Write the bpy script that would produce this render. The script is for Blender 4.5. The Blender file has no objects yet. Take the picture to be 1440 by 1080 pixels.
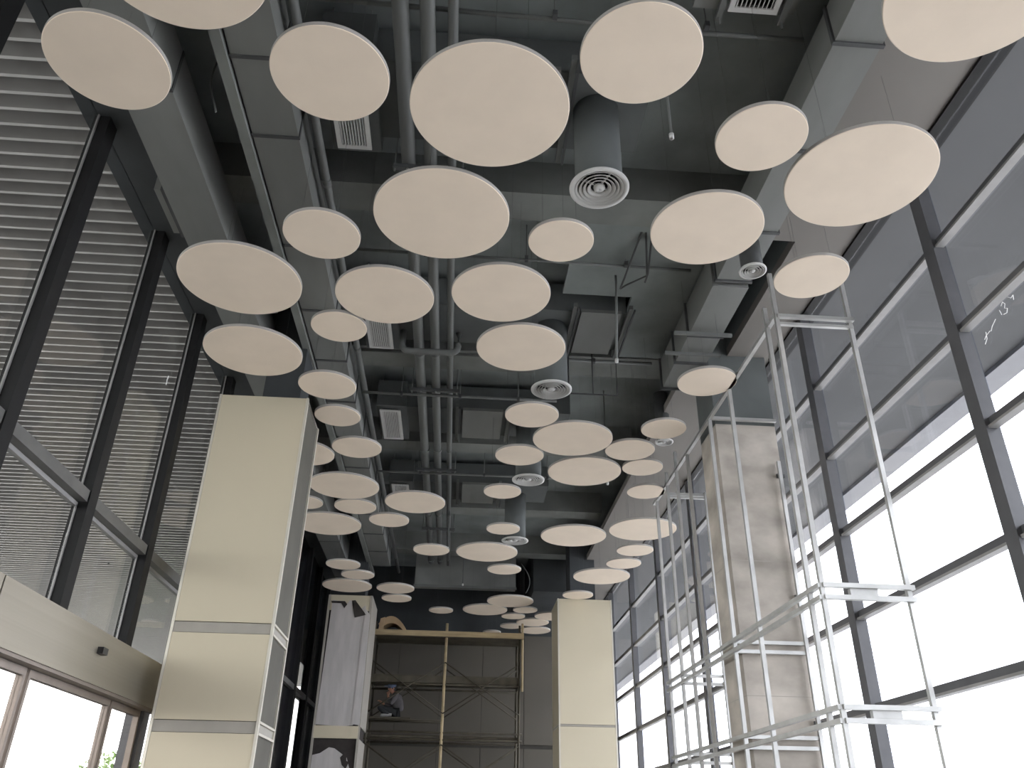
import bpy, math, random
from mathutils import Vector, Matrix
random.seed(7)
scene = bpy.context.scene
C = scene.collection
E = 1.6                       # eye height; every z below is measured from the eye, the helpers add E

# ------------------------------------------------------------------ camera, sky, exposure
F_PX, PITCH, YAW, ROLL = 1141.758, 0.501226, -0.0628706, 0.0177215
cy, sy, cp, sp = math.cos(YAW), math.sin(YAW), math.cos(PITCH), math.sin(PITCH)
fwd = Vector((-sy*cp, cy*cp, sp)); right = Vector((cy, sy, 0)); up = right.cross(fwd)
r2 = right*math.cos(ROLL) + up*math.sin(ROLL)
u2 = up*math.cos(ROLL) - right*math.sin(ROLL)
cam = bpy.data.cameras.new('camera'); cam.sensor_width = 36.0; cam.lens = F_PX/1440*36.0
cam.clip_end = 300
camo = bpy.data.objects.new('camera', cam); C.objects.link(camo)
M = Matrix((r2, u2, -fwd)).transposed().to_4x4(); M.translation = Vector((0, 0, E))
camo.matrix_world = M
scene.camera = camo

world = bpy.data.worlds.new('overcast_sky'); scene.world = world
world.use_nodes = True
bg = world.node_tree.nodes['Background']
bg.inputs['Color'].default_value = (1.0, 0.99, 0.97, 1)
bg.inputs['Strength'].default_value = 3.6
vs = scene.view_settings
vs.view_transform = 'Standard'; vs.look = 'None'; vs.gamma = 1.0; vs.use_curve_mapping = False
vs.exposure = 1.1
try:
    scene.cycles.diffuse_bounces = 7
    scene.cycles.max_bounces = 14
    scene.cycles.transparent_max_bounces = 16
except Exception:
    pass

# ------------------------------------------------------------------ materials
def mat(name, col, rough=0.7, metal=0.0, noise=0.0, scale=6.0, bump=0.0, stretch=(1, 1, 1), spec=0.4, col2=None, thresh=None):
    m = bpy.data.materials.new(name); m.use_nodes = True
    nt = m.node_tree; b = nt.nodes['Principled BSDF']
    b.inputs['Base Color'].default_value = (*col, 1); b.inputs['Roughness'].default_value = rough
    b.inputs['Metallic'].default_value = metal; b.inputs['Specular IOR Level'].default_value = spec
    if noise or bump or col2:
        tc = nt.nodes.new('ShaderNodeTexCoord'); mp = nt.nodes.new('ShaderNodeMapping')
        mp.inputs['Scale'].default_value = stretch
        nz = nt.nodes.new('ShaderNodeTexNoise'); nz.inputs['Scale'].default_value = scale; nz.inputs['Detail'].default_value = 6
        nt.links.new(tc.outputs['Object'], mp.inputs['Vector']); nt.links.new(mp.outputs[0], nz.inputs['Vector'])
        rp = nt.nodes.new('ShaderNodeValToRGB')
        lo = tuple(c*(1-noise) for c in col) if col2 is None else col2
        hi = tuple(min(1, c*(1+noise)) for c in col) if col2 is None else col
        rp.color_ramp.elements[0].position = 0.3 if thresh is None else thresh[0]
        rp.color_ramp.elements[1].position = 0.7 if thresh is None else thresh[1]
        rp.color_ramp.elements[0].color = (*lo, 1); rp.color_ramp.elements[1].color = (*hi, 1)
        nt.links.new(nz.outputs['Fac'], rp.inputs['Fac']); nt.links.new(rp.outputs['Color'], b.inputs['Base Color'])
        if bump:
            bp = nt.nodes.new('ShaderNodeBump'); bp.inputs['Strength'].default_value = bump; bp.inputs['Distance'].default_value = 0.01
            nt.links.new(nz.outputs['Fac'], bp.inputs['Height']); nt.links.new(bp.outputs[0], b.inputs['Normal'])
    return m

def glass_mat(name, tint, refl=0.9):
    m = bpy.data.materials.new(name); m.use_nodes = True
    nt = m.node_tree
    for n in list(nt.nodes): nt.nodes.remove(n)
    out = nt.nodes.new('ShaderNodeOutputMaterial'); mix = nt.nodes.new('ShaderNodeMixShader')
    tr = nt.nodes.new('ShaderNodeBsdfTransparent'); tr.inputs[0].default_value = (*tint, 1)
    gl = nt.nodes.new('ShaderNodeBsdfGlossy'); gl.inputs['Roughness'].default_value = 0.01
    gl.inputs['Color'].default_value = (refl, refl, refl, 1)
    # Schlick reflectance, the same for both faces of the thin pane
    lw = nt.nodes.new('ShaderNodeLayerWeight'); lw.inputs['Blend'].default_value = 0.5
    def mth(op, a, b=None):
        n = nt.nodes.new('ShaderNodeMath'); n.operation = op
        for i, v in enumerate((a, b)):
            if v is None: continue
            if isinstance(v, (int, float)): n.inputs[i].default_value = v
            else: nt.links.new(v, n.inputs[i])
        return n.outputs[0]
    f5 = mth('POWER', lw.outputs['Facing'], 5.0)
    fr = mth('ADD', mth('MULTIPLY', f5, 0.55), 0.028)
    nt.links.new(fr, mix.inputs[0]); nt.links.new(tr.outputs[0], mix.inputs[1]); nt.links.new(gl.outputs[0], mix.inputs[2])
    nt.links.new(mix.outputs[0], out.inputs['Surface'])
    return m

MT = dict(
    disc=mat('acoustic_panel_white', (0.84, 0.725, 0.60), 0.9, noise=0.03, scale=3),
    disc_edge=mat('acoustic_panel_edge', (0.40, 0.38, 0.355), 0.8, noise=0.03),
    wire=mat('thin_wire', (0.12, 0.12, 0.12), 0.5, 0.6, noise=0.1),
    slab=mat('sprayed_dark_grey', (0.215, 0.236, 0.232), 0.85, noise=0.25, scale=1.2, bump=0.2),
    dark_paint=mat('dark_painted_plaster', (0.052, 0.057, 0.061), 0.85, noise=0.2, scale=1.2),
    mid_paint=mat('grey_painted_concrete', (0.115, 0.125, 0.124), 0.85, noise=0.15, scale=1.5),
    black=mat('black_gloss_panel', (0.012, 0.012, 0.014), 0.15, spec=0.5, noise=0.2),
    mark=mat('white_marker', (0.75, 0.75, 0.75), 0.8, noise=0.05),
    beam=mat('sprayed_grey_beam', (0.195, 0.205, 0.195), 0.85, noise=0.2, scale=1.5),
    duct=mat('duct_grey', (0.19, 0.195, 0.188), 0.6, noise=0.18, scale=1.3, stretch=(1, 0.3, 1)),
    duct_dark=mat('duct_flange_dark', (0.07, 0.073, 0.075), 0.6, noise=0.1),
    pipe=mat('pipe_grey', (0.145, 0.152, 0.148), 0.5, noise=0.15, scale=2, stretch=(1, 0.2, 1)),
    vent=mat('vent_white', (0.62, 0.62, 0.61), 0.5, noise=0.05),
    vent_dark=mat('vent_throat', (0.06, 0.06, 0.06), 0.9, noise=0.1),
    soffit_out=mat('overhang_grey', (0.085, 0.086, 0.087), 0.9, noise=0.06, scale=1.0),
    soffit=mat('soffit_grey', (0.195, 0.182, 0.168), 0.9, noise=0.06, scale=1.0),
    frame=mat('window_frame_flare_grey', (0.08, 0.08, 0.087), 0.45, 0.1, noise=0.1),  # base tone lifted to imitate lens flare on the right frames
    frame_pale=mat('window_gasket_grey', (0.26, 0.255, 0.25), 0.5, 0.2, noise=0.1),  # paler grey for transom covers and glazing beads
    post=mat('left_post_dark', (0.013, 0.013, 0.0135), 0.55, spec=0.15, noise=0.1),
    transom=mat('left_transom_grey', (0.11, 0.11, 0.105), 0.45, 0.2, noise=0.1),
    glass=glass_mat('tinted_blue_glass', (0.86, 0.88, 0.925)),
    glass_d=glass_mat('door_glass', (0.97, 0.97, 0.97)),
    glass_l=glass_mat('clear_grey_glass', (0.90, 0.91, 0.91)),
    steel=mat('brushed_steel', (0.27, 0.245, 0.20), 0.42, 0.6, noise=0.05, scale=4, stretch=(1, 0.05, 8)),
    alu=mat('bronze_aluminium', (0.22, 0.185, 0.16), 0.45, 0.4, noise=0.1),
    sensor=mat('black_plastic', (0.02, 0.02, 0.022), 0.4, noise=0.1),
    cream=mat('cream_panel', (0.54, 0.485, 0.365), 0.55, noise=0.02, scale=0.8),
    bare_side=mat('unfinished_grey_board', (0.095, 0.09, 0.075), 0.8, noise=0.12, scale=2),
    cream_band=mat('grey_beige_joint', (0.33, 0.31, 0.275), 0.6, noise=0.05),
    trim=mat('pale_metal_trim', (0.60, 0.57, 0.50), 0.4, 0.3, noise=0.05),
    film=mat('grey_protective_film', (0.44, 0.42, 0.415), 0.35, noise=0.1, scale=2.5, bump=0.6, stretch=(3, 3, 0.6)),
    recess=mat('column_recess_dark', (0.035, 0.03, 0.028), 0.9, noise=0.2),
    concrete=mat('bare_concrete', (0.40, 0.365, 0.325), 0.9, noise=0.32, scale=1.6, bump=0.3, stretch=(1, 1, 1.6)),
    galv=mat('galvanised_steel', (0.48, 0.48, 0.47), 0.42, 0.5, noise=0.12, scale=5),
    wall=mat('grey_brown_wall', (0.118, 0.108, 0.093), 0.85, noise=0.06, scale=0.7),
    joint=mat('wall_joint', (0.07, 0.066, 0.06), 0.9, noise=0.1),
    floor=mat('pale_stone_floor', (0.24, 0.22, 0.19), 0.4, noise=0.06, scale=1.0),
    ground=mat('pale_paving', (0.60, 0.59, 0.57), 0.9, noise=0.1, scale=0.4),  # unseen ground, made pale to bounce more light in from the right
    dark_ground=mat('left_ground_dark', (0.12, 0.12, 0.12), 0.95, noise=0.15, scale=0.6),  # unseen ground on the left, darkened to cut its bounce light
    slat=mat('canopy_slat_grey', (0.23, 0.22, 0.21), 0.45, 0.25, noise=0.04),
    slat_lip=mat('canopy_slat_lip_sheen', (0.88, 0.86, 0.84), 0.25, 0.5, noise=0.04),  # sky sheen painted into the lip colour
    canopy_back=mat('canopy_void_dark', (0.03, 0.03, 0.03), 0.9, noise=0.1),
    fascia=mat('canopy_edge_glare', (0.185, 0.185, 0.195), 0.6, noise=0.03),  # kept lighter than the soffit board to stand in for edge glare
    scaf=mat('scaffold_steel_dark', (0.085, 0.075, 0.055), 0.6, 0.2, noise=0.25, scale=5),
    scaf_tan=mat('scaffold_pole_tan', (0.46, 0.37, 0.23), 0.7, noise=0.2, scale=6),
    plank=mat('scaffold_plank_wood', (0.42, 0.33, 0.20), 0.8, noise=0.2, scale=4, stretch=(0.5, 4, 4)),
    card=mat('tan_bent_sheet', (0.50, 0.36, 0.22), 0.8, noise=0.12, scale=3),
    skin=mat('skin', (0.42, 0.22, 0.15), 0.6, noise=0.05),
    cap=mat('cap_blue_grey', (0.16, 0.21, 0.34), 0.85, noise=0.1, scale=20),
    jacket=mat('jacket_grey', (0.085, 0.08, 0.085), 0.9, noise=0.15, scale=15),
    trousers=mat('trousers_black', (0.025, 0.027, 0.03), 0.9, noise=0.2, scale=15),
    shoe=mat('shoe_pale_grey', (0.28, 0.28, 0.28), 0.8, noise=0.1),
    hair=mat('hair_black', (0.012, 0.011, 0.010), 0.6, noise=0.2),
    leaf=mat('tree_leaf', (0.22, 0.33, 0.12), 0.7, noise=0.3, scale=2),
    bark=mat('tree_bark', (0.14, 0.11, 0.08), 0.9, noise=0.3, scale=6),
)

# ------------------------------------------------------------------ mesh helpers
class MB:
    def __init__(s): s.v = []; s.f = []; s.sm = []
    def quad(s, fs, smooth=False):
        for f in fs: s.f.append(f); s.sm.append(smooth)
    def box(s, x0, x1, y0, y1, z0, z1):
        n = len(s.v)
        s.v += [(x, y, z+E) for z in (z0, z1) for y in (y0, y1) for x in (x0, x1)]
        s.quad([tuple(n+i for i in f) for f in ((0, 2, 3, 1), (4, 5, 7, 6), (0, 1, 5, 4), (2, 6, 7, 3), (0, 4, 6, 2), (1, 3, 7, 5))])
        return s
    def beam(s, p, q, w, h, upv=(0, 0, 1)):
        p = Vector(p); q = Vector(q); d = (q-p).normalized(); a = d.cross(Vector(upv))
        if a.length < 1e-4: a = d.cross(Vector((1, 0, 0)))
        a.normalize(); b = a.cross(d); n = len(s.v)
        for c in (p, q):
            for i, j in ((-1, -1), (1, -1), (1, 1), (-1, 1)):
                t = c + a*i*w/2 + b*j*h/2; s.v.append((t.x, t.y, t.z+E))
        s.quad([(n, n+1, n+2, n+3), (n+7, n+6, n+5, n+4)] + [(n+i, n+4+i, n+4+(i+1) % 4, n+(i+1) % 4) for i in range(4)])
        return s
    def tube(s, pts, r, n=10, caps=True):
        pts = [Vector(p) for p in pts]; base = len(s.v)
        ref = Vector((0, 0, 1)); 
        if abs((pts[-1]-pts[0]).normalized().z) > 0.9: ref = Vector((0, 1, 0))
        for i, p in enumerate(pts):
            d = (pts[min(i+1, len(pts)-1)]-pts[max(i-1, 0)]).normalized()
            a = d.cross(ref)
            if a.length < 1e-3: a = d.cross(Vector((1, 0, 0)))
            a.normalize(); b = a.cross(d)
            rr = r[i] if isinstance(r, (list, tuple)) else r
            for k in range(n):
                t = p + a*rr*math.cos(2*math.pi*k/n) + b*rr*math.sin(2*math.pi*k/n); s.v.append((t.x, t.y, t.z+E))
        for i in range(len(pts)-1):
            for k in range(n):
                s.quad([(base+i*n+k, base+i*n+(k+1) % n, base+(i+1)*n+(k+1) % n, base+(i+1)*n+k)], True)
        if caps:
            s.quad([tuple(base+k for k in reversed(range(n))), tuple(base+(len(pts)-1)*n+k for k in range(n))])
        return s
    def lathe(s, c, prof, n=48, smooth=True, close=True):
        base = len(s.v); m = len(prof)
        for k in range(n):
            ca, sa = math.cos(2*math.pi*k/n), math.sin(2*math.pi*k/n)
            for (r, z) in prof: s.v.append((c[0]+r*ca, c[1]+r*sa, c[2]+z+E))
        for k in range(n):
            k2 = (k+1) % n
            for i in range(m if close else m-1):
                i2 = (i+1) % m
                s.quad([(base+k*m+i, base+k2*m+i, base+k2*m+i2, base+k*m+i2)], smooth)
        return s
    def disc(s, c, r, t, n=72):
        base = len(s.v)
        for z in (0, t):
            for k in range(n): s.v.append((c[0]+r*math.cos(2*math.pi*k/n), c[1]+r*math.sin(2*math.pi*k/n), c[2]+z+E))
        s.quad([tuple(base+k for k in reversed(range(n))), tuple(base+n+k for k in range(n))])
        for k in range(n): s.quad([(base+k, base+(k+1) % n, base+n+(k+1) % n, base+n+k)], True)
        return s
    def prism(s, poly, axis, a0, a1):
        """poly: 2-D outline; axis 'y': poly is (x,z) extruded in y; axis 'x': poly is (y,z)"""
        base = len(s.v); n = len(poly)
        for a in (a0, a1):
            for (u, w) in poly: s.v.append((u, a, w+E) if axis == 'y' else (a, u, w+E))
        s.quad([tuple(base+i for i in range(n)), tuple(base+n+i for i in reversed(range(n)))])
        for i in range(n): s.quad([(base+i, base+n+i, base+n+(i+1) % n, base+(i+1) % n)])
        return s
    def mesh(s, name, m):
        me = bpy.data.meshes.new(name); me.from_pydata(s.v, [], s.f); me.update()
        me.polygons.foreach_set('use_smooth', s.sm)
        me.materials.append(m if not isinstance(m, str) else MT[m])
        return me
    def build(s, name, m, parent=None, origin=None):
        if origin is not None:
            o3 = (origin[0], origin[1], origin[2]+E)
            s.v = [(x-o3[0], y-o3[1], z-o3[2]) for (x, y, z) in s.v]
        o = bpy.data.objects.new(name, s.mesh(name, m)); C.objects.link(o)
        if origin is not None: o.location = o3
        if parent is not None:
            o.parent = parent
            if origin is not None: o.location = Vector(o3) - parent.location
            else: o.location = -parent.location
        return o

def tag(o, label=None, cat=None, group=None, kind=None):
    if label: o['label'] = label
    if cat: o['category'] = cat
    if group: o['group'] = group
    if kind: o['kind'] = kind
    return o
def thing(name, label, cat, loc=(0, 0, 0), group=None, kind=None):
    o = bpy.data.objects.new(name, None); C.objects.link(o); o.empty_display_size = 0.1
    o.location = (loc[0], loc[1], loc[2]+E)
    return tag(o, label, cat, group, kind)
def struct(name, parent=None, loc=(0, 0, 0)):
    o = bpy.data.objects.new(name, None); C.objects.link(o); o.location = (loc[0], loc[1], loc[2]+E); o['kind'] = 'structure'
    return o
def inst(src, name, parent, loc):
    """copy of an object sharing its mesh, placed at absolute loc (z from the eye)"""
    c = src.copy(); c.name = name; C.objects.link(c); c.parent = parent
    c.location = Vector((loc[0], loc[1], loc[2]+E)) - (parent.location if parent else Vector())
    return c
def proto(mb, name, m):
    """mesh data only, origin as modelled (undo the E shift)"""
    mb.v = [(x, y, z-E) for (x, y, z) in mb.v]
    return mb.mesh(name, m)
def place(me, name, parent, loc):
    o = bpy.data.objects.new(name, me); C.objects.link(o); o.parent = parent
    o.location = Vector((loc[0], loc[1], loc[2]+E)) - (parent.location if parent else Vector())
    return o

ZS = 6.65          # slab underside
ZB = 6.18          # cross beam underside
ZSOF = 5.80        # light soffit / glass head
ZTOP = 4.77        # spray line, top of cladding
XR = 4.30          # right glass
XL = -3.634        # left glass
YW = 23.4          # far wall
YN = -5.0          # wall behind the camera

# ------------------------------------------------------------------ setting
fl = tag(MB().box(-3.7, 4.42, YN, YW+.2, -1.75, -1.6).build('floor', 'floor'), kind='structure')
gr = tag(MB().box(-3.7, 70, -60, 110, -1.95, -1.76).build('ground', 'ground'), kind='structure')
gl_ = tag(MB().box(-70, -3.71, -60, 110, -1.95, -1.76).build('ground_entrance', 'dark_ground'), kind='structure')
ce = tag(MB().box(-3.9, 4.42, YN, YW+.2, ZS, ZS+.3).build('ceiling', 'slab'), kind='structure')
for yb, wb in ((3.42, .45), (6.85, .45), (10.30, .58), (13.60, .40), (17.0, .45), (20.2, .45)):
    MB().box(-3.6, 3.12, yb, yb+wb, ZB, ZS).build('beam', 'beam', ce)
MB().box(-3.75, -3.28, YN, YW, 5.86, ZS).build('edge_beam', 'dark_paint', ce)
MB().box(2.12, 3.30, 8.75, 9.40, 6.20, 6.26).build('added_ceiling_board', 'slab', ce)  # boards added below the slab so this bay catches more light
MB().box(1.2, 3.30, 7.32, 8.75, 6.20, 6.26).build('added_ceiling_board', 'slab', ce)
MB().box(2.12, 3.30, 9.40, 10.29, 6.20, 6.26).build('added_ceiling_board', 'slab', ce)
# light soffit along the right glass
so = tag(MB().box(3.58, 4.22, YN, YW, ZSOF, ZSOF+.12).build('trim_1', 'soffit'), kind='structure')
MB().box(3.31, 3.58, YN, 6.95, ZSOF, ZSOF+.12).build('soffit_strip', 'soffit', so)
MB().box(3.12, 3.58, 10.25, YW, ZSOF, ZSOF+.12).build('soffit_strip', 'soffit', so)
MB().box(3.58, 3.64, YN, YW, ZSOF+.12, ZS).build('soffit_edge', 'mid_paint', so)
MB().box(4.20, 4.40, YN, YW, ZSOF-.03, ZSOF+.3).build('head_channel', 'post', so)
# far wall
wf = struct('wall_far', loc=(0, YW, 0))
MB().box(-3.8, 4.4, YW+.02, YW+.2, ZTOP, ZS).build('upper_wall', 'dark_paint', wf)
MB().box(-3.8, 4.4, YW+.06, YW+.2, -1.6, ZTOP).build('backing', 'joint', wf)
xs = [-3.8, -2.65, -1.5, -.35, .8, 1.95, 3.1, 4.4]
for z0, z1 in ((-1.6, -.14), (-.12, .88), (.90, 1.86), (1.96, ZTOP)):
    for a, b in zip(xs[:-1], xs[1:]):
        MB().box(a+.006, b-.006, YW, YW+.06, z0, z1).build('wall_panel', 'wall', wf)
tag(MB().box(-3.9, 4.4, YN-.2, YN, -1.6, ZS).build('wall_near', 'wall'), kind='structure')
# dropped box at the far end of the ceiling
bk = thing('ceiling_bulkhead', 'dark grey dropped ceiling box at the far end above the scaffold', 'bulkhead', (0, 20.9, 5.4))
MB().box(-1.10, 1.50, 20.85, 21.1, 5.42, ZS).build('box', 'duct', bk)
MB().box(-1.12, 1.52, 20.80, 20.85, 5.40, 5.46).build('edge_angle', 'pipe', bk)
MB().box(1.95, 3.05, 20.7, YW, 5.35, ZS).build('side_box', 'dark_paint', bk)

# ------------------------------------------------------------------ right glass wall
wr = struct('wall_right', loc=(XR, 0, -1.6))
my0, mstep = 5.61, 2.77
ys = [my0+mstep*n for n in range(-4, 7)]
ys = [y for y in ys if y > YN]
pm = proto(MB().box(-.12, 0, 0, .15, -1.6, ZSOF-.03), 'mullion', 'frame')
pg = proto(MB().box(0, .05, -.012, 0, -1.6, ZSOF-.03), 'glazing_bead', 'frame_pale')
for y in ys:
    m_ = place(pm, 'mullion', wr, (XR, y, 0))
zt = [(.050+.2162*i)*4.22 for i in range(-2, 6)]
zt = [z for z in zt if z > -1.5]
for z in zt:
    MB().box(XR-.075, XR+.02, YN, YW, z-.035, z+.035).build('transom', 'frame', wr)
    MB().box(XR-.10, XR-.02, YN, YW, z-.060, z-.037).build('transom_cover', 'frame_pale', wr)
rows = [-1.6] + zt + [ZSOF-.03]
ycol = [YN] + ys + [YW]
for i in range(len(rows)-1):
    for a, b in zip(ycol[:-1], ycol[1:]):
        MB().box(XR-.01, XR+.01, a+.005, b-.005, rows[i]+.01, rows[i+1]-.01).build('pane', 'glass', wr)
# chalk scribble on the second pane row
def scribble(strokes):
    m = MB()
    for st in strokes:
        for p, q in zip(st[:-1], st[1:]): m.beam((XR-.012, p[0], p[1]), (XR-.012, q[0], q[1]), .003, .005, (1, 0, 0))
    m.build('chalk_scribble', 'mark', wr)
scribble([[(5.18, 3.78), (5.15, 3.80), (5.13, 3.77), (5.15, 3.74), (5.12, 3.72), (5.14, 3.69), (5.18, 3.70)], [(5.21, 3.76), (5.20, 3.71)], [(5.08, 3.80), (5.05, 3.77), (5.02, 3.78), (5.03, 3.74)]])
scribble([[(5.28, 3.72), (5.34, 3.69), (5.37, 3.66)], [(5.38, 3.67), (5.44, 3.66), (5.47, 3.64)], [(5.43, 3.69), (5.44, 3.63), (5.48, 3.60)]])
# canopy outside the right glass
cr = thing('roof_overhang', 'grey roof overhang outside the right glass wall with edge pale from glare', 'overhang', (6, 8, ZSOF))
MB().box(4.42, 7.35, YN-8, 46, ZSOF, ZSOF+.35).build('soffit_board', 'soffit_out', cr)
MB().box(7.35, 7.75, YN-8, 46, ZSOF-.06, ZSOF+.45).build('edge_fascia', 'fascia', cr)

# ------------------------------------------------------------------ left glass wall
wl = struct('wall_left', loc=(XL, 0, -1.6))
py0, pstep = 5.793, 1.69
pys = [py0+pstep*n for n in range(-6, 11)]
pys = [y for y in pys if YN < y < YW]
pp = proto(MB().box(0, .145, 0, .17, -1.6, 5.86), 'post', 'post')
pph = proto(MB().box(0, .145, 0, .17, 1.5, 5.86), 'post', 'post')
for y in pys: place(pph if 1.0 < y < 10.1 else pp, 'post', wl, (XL, y, 0))
for y0, y1, z0, z1 in ((16.9, 18.4, -1.6, 5.86), (18.45, 20.05, -1.6, 5.86), (20.10, 20.62, 3.35, 5.86), (20.65, 22.0, -1.6, 5.86), (22.05, YW, -1.6, 5.86)):
    MB().box(XL+.04, XL+.055, y0, y1, z0, z1).build('black_panel', 'black', wl)
MB().prism([(8.80, 4.60), (8.825, 4.60), (8.825, 4.66), (8.84, 4.73), (8.815, 4.73), (8.795, 4.66)], 'x', XL+.036, XL+.038).build('sticker', 'mark', wl)
MB().box(XL+.01, XL+.13, YN, YW, 2.63, 2.74).build('transom', 'transom', wl)
MB().box(XL+.0, XL+.05, YN, YW, 2.58, 2.62).build('transom_cover', 'frame_pale', wl)
pc = [YN] + pys + [YW]
for a, b in zip(pc[:-1], pc[1:]):
    for z0, z1 in ((1.6, 2.6), (2.74, 5.86)):
        MB().box(XL+.02, XL+.035, a, b-.001, z0, z1).build('pane', 'glass_l', wl)
        MB().box(XL+.036, XL+.05, b-.022, b-.001, z0, z1).build('glazing_bead', 'frame_pale', wl)
    if a > 9.8 or b < 1.0:
        MB().box(XL+.02, XL+.035, a+.005, b-.005, -1.6, 1.6).build('pane', 'glass_l', wl)
# slatted canopy outside the left glass
cl = thing('slatted_canopy', 'grey slatted outdoor canopy seen through the left glass wall', 'canopy', (-9, 15, 5.86))
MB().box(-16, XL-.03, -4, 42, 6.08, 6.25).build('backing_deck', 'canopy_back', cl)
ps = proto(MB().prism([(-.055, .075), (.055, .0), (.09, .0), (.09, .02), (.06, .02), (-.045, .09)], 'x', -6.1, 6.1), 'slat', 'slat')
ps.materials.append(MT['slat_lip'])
for i_ in (3, 4): ps.polygons[i_].material_index = 1      # far-edge lip of each slat, its bright sheen put in by colour
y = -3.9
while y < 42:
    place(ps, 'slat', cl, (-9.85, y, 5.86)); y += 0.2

# ------------------------------------------------------------------ entrance: header, doors
hd = thing('door_header', 'brushed steel header beam over the entrance doors with a small sensor', 'header', (-3.45, 7.7, 1.35))
MB().box(-3.62, -3.325, 6.19, 10.25, 1.114, 1.586).build('beam_casing', 'steel', hd)
MB().box(-3.62, -3.325, 1.0, 6.17, 1.114, 1.586).build('beam_casing', 'steel', hd)
MB().box(-3.60, -3.34, 1.0, 10.25, 1.085, 1.114).build('bottom_rail', 'alu', hd)
sb = MB().box(-3.325, -3.27, 8.10, 8.22, 1.375, 1.435).build('motion_sensor', 'sensor', hd)
MB().lathe((-3.262, 8.16, 1.39), [(.0, 0), (.02, 0), (.02, .03), (0, .03)], 12).build('lens', 'frame', sb)
def door(n, y0, y1):
    d = struct('door_%d' % n, loc=(-3.46, y0, -1.6))
    w = .042
    MB().box(-3.49, -3.43, y0, y0+w, -1.6, 1.08).build('stile', 'alu', d)
    MB().box(-3.49, -3.43, y1-w, y1, -1.6, 1.08).build('stile', 'alu', d)
    MB().box(-3.49, -3.43, y0+w, y1-w, 1.02, 1.08).build('rail', 'alu', d)
    MB().box(-3.49, -3.43, y0+w, y1-w, -1.6, -1.5).build('rail', 'alu', d)
    MB().box(-3.465, -3.455, y0+w, y1-w, -1.5, 1.02).build('pane', 'glass_d', d)
for i, (a, b) in enumerate(((1.5, 3.35), (3.4, 5.25), (5.3, 7.12), (7.17, 8.98), (9.02, 9.9))): door(i+1, a, b)
MB().box(-3.60, -3.40, 9.93, 10.12, -1.6, 1.085).build('door_jamb', 'frame', hd)

# ------------------------------------------------------------------ columns
def clad_column(name, label, x0, x1, y0, y1, bands, ztop, side, core, facemat='cream', sidemat='cream'):
    """bands: joint bands (z0,z1); side: +1 shows its +x face, -1 its -x face"""
    t = thing(name, label, 'column', ((x0+x1)/2, (y0+y1)/2, -1.6))
    MB().box(core[0], core[1], core[2], core[3], -1.6, ZS).build('core', 'dark_paint', t)
    MB().box(x0+.04, x1-.04, y0+.04, y1-.04, -1.6, ztop-.03).build('backing', 'recess', t)
    cuts = [-1.6]
    for a, b in bands: cuts += [a, b]
    cuts.append(ztop)
    sx0, sx1 = (x1-.035, x1) if side > 0 else (x0, x0+.035)
    for i in range(0, len(cuts), 2):
        a, b = cuts[i], cuts[i+1]
        MB().box(x0+.03, x1-.03, y0, y0+.035, a+.006, b-.006).build('front_panel', facemat, t)
        MB().box(sx0-.02 if side > 0 else sx0, sx1-.02 if side > 0 else sx1, y0+.06, y1-.06, a+.006, b-.006).build('side_panel', sidemat, t)
        MB().box(*((x0, x0+.035) if side > 0 else (x1-.035, x1)), y0+.06, y1-.06, a+.006, b-.006).build('side_panel', facemat, t)
        MB().box(x0+.03, x1-.03, y1-.035, y1, a+.006, b-.006).build('back_panel', facemat, t)
    for a, b in bands:
        MB().box(x0+.02, x1-.02, y0+.012, y1-.012, a, b).build('joint_band', 'cream_band', t)
        for zz in (a, b):
            MB().box(sx0-.004, sx1+.004, y0+.04, y1-.04, zz-.012, zz+.012).build('joint_trim', 'trim', t)
    for cx in (x0, x1-.028):
        for cyy in (y0, y1-.05):
            MB().box(cx, cx+.028, cyy-.004 if cyy == y0 else cyy, cyy+.05, -1.6, ztop).build('corner_trim', 'trim', t)
    MB().box(x0+.01, x1-.01, y0+.01, y1-.01, ztop-.025, ztop-.005).build('top_cap', 'cream_band', t)
    return t
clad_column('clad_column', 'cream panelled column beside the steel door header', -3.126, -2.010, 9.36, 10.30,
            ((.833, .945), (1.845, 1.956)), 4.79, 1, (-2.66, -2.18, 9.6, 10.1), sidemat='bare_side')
clad_column('clad_column', 'bright cream panelled column standing against the far right glass', 2.36, 3.64, 19.04, 20.28,
            ((1.99, 2.03),), ZTOP, -1, (2.7, 3.3, 19.3, 20.0))
# film wrapped column
fx0, fx1, fy0, fy1 = -2.99, -1.97, 19.3, 20.7
t = thing('film_wrapped_column', 'column wrapped in torn grey protective film left of the scaffold', 'column', (-2.48, 20, -1.6))
MB().box(-2.7, -2.2, 19.7, 20.3, -1.6, ZS).build('core', 'dark_paint', t)
MB().box(fx0+.04, fx1-.04, fy0+.05, fy1-.04, -1.6, 4.73).build('backing', 'recess', t)
MB().box(fx0, fx1, fy0+.02, fy0+.05, 4.40, 4.75).build('front_panel', 'cream', t)
MB().box(fx0+.03, fx1-.03, fy0-.006, fy0+.05, 1.66, 1.91).build('joint_band', 'cream', t)
for zz in ((-1.6, 1.66), (1.91, 4.75)):
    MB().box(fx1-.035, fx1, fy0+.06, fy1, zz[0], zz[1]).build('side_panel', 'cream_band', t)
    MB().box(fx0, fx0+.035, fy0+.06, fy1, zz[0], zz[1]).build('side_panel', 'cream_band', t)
for cx in (fx0, fx1-.05): MB().box(cx, cx+.05, fy0, fy0+.07, -1.6, 4.75).build('corner_trim', 'cream_band', t)
def film(poly, y, nm='film_sheet'):
    # wrinkled sheet: outline extruded a little
    MB().prism(poly, 'y', y-.012, y+.004).build(nm, 'film', t)
rr = random.Random(3)
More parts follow.
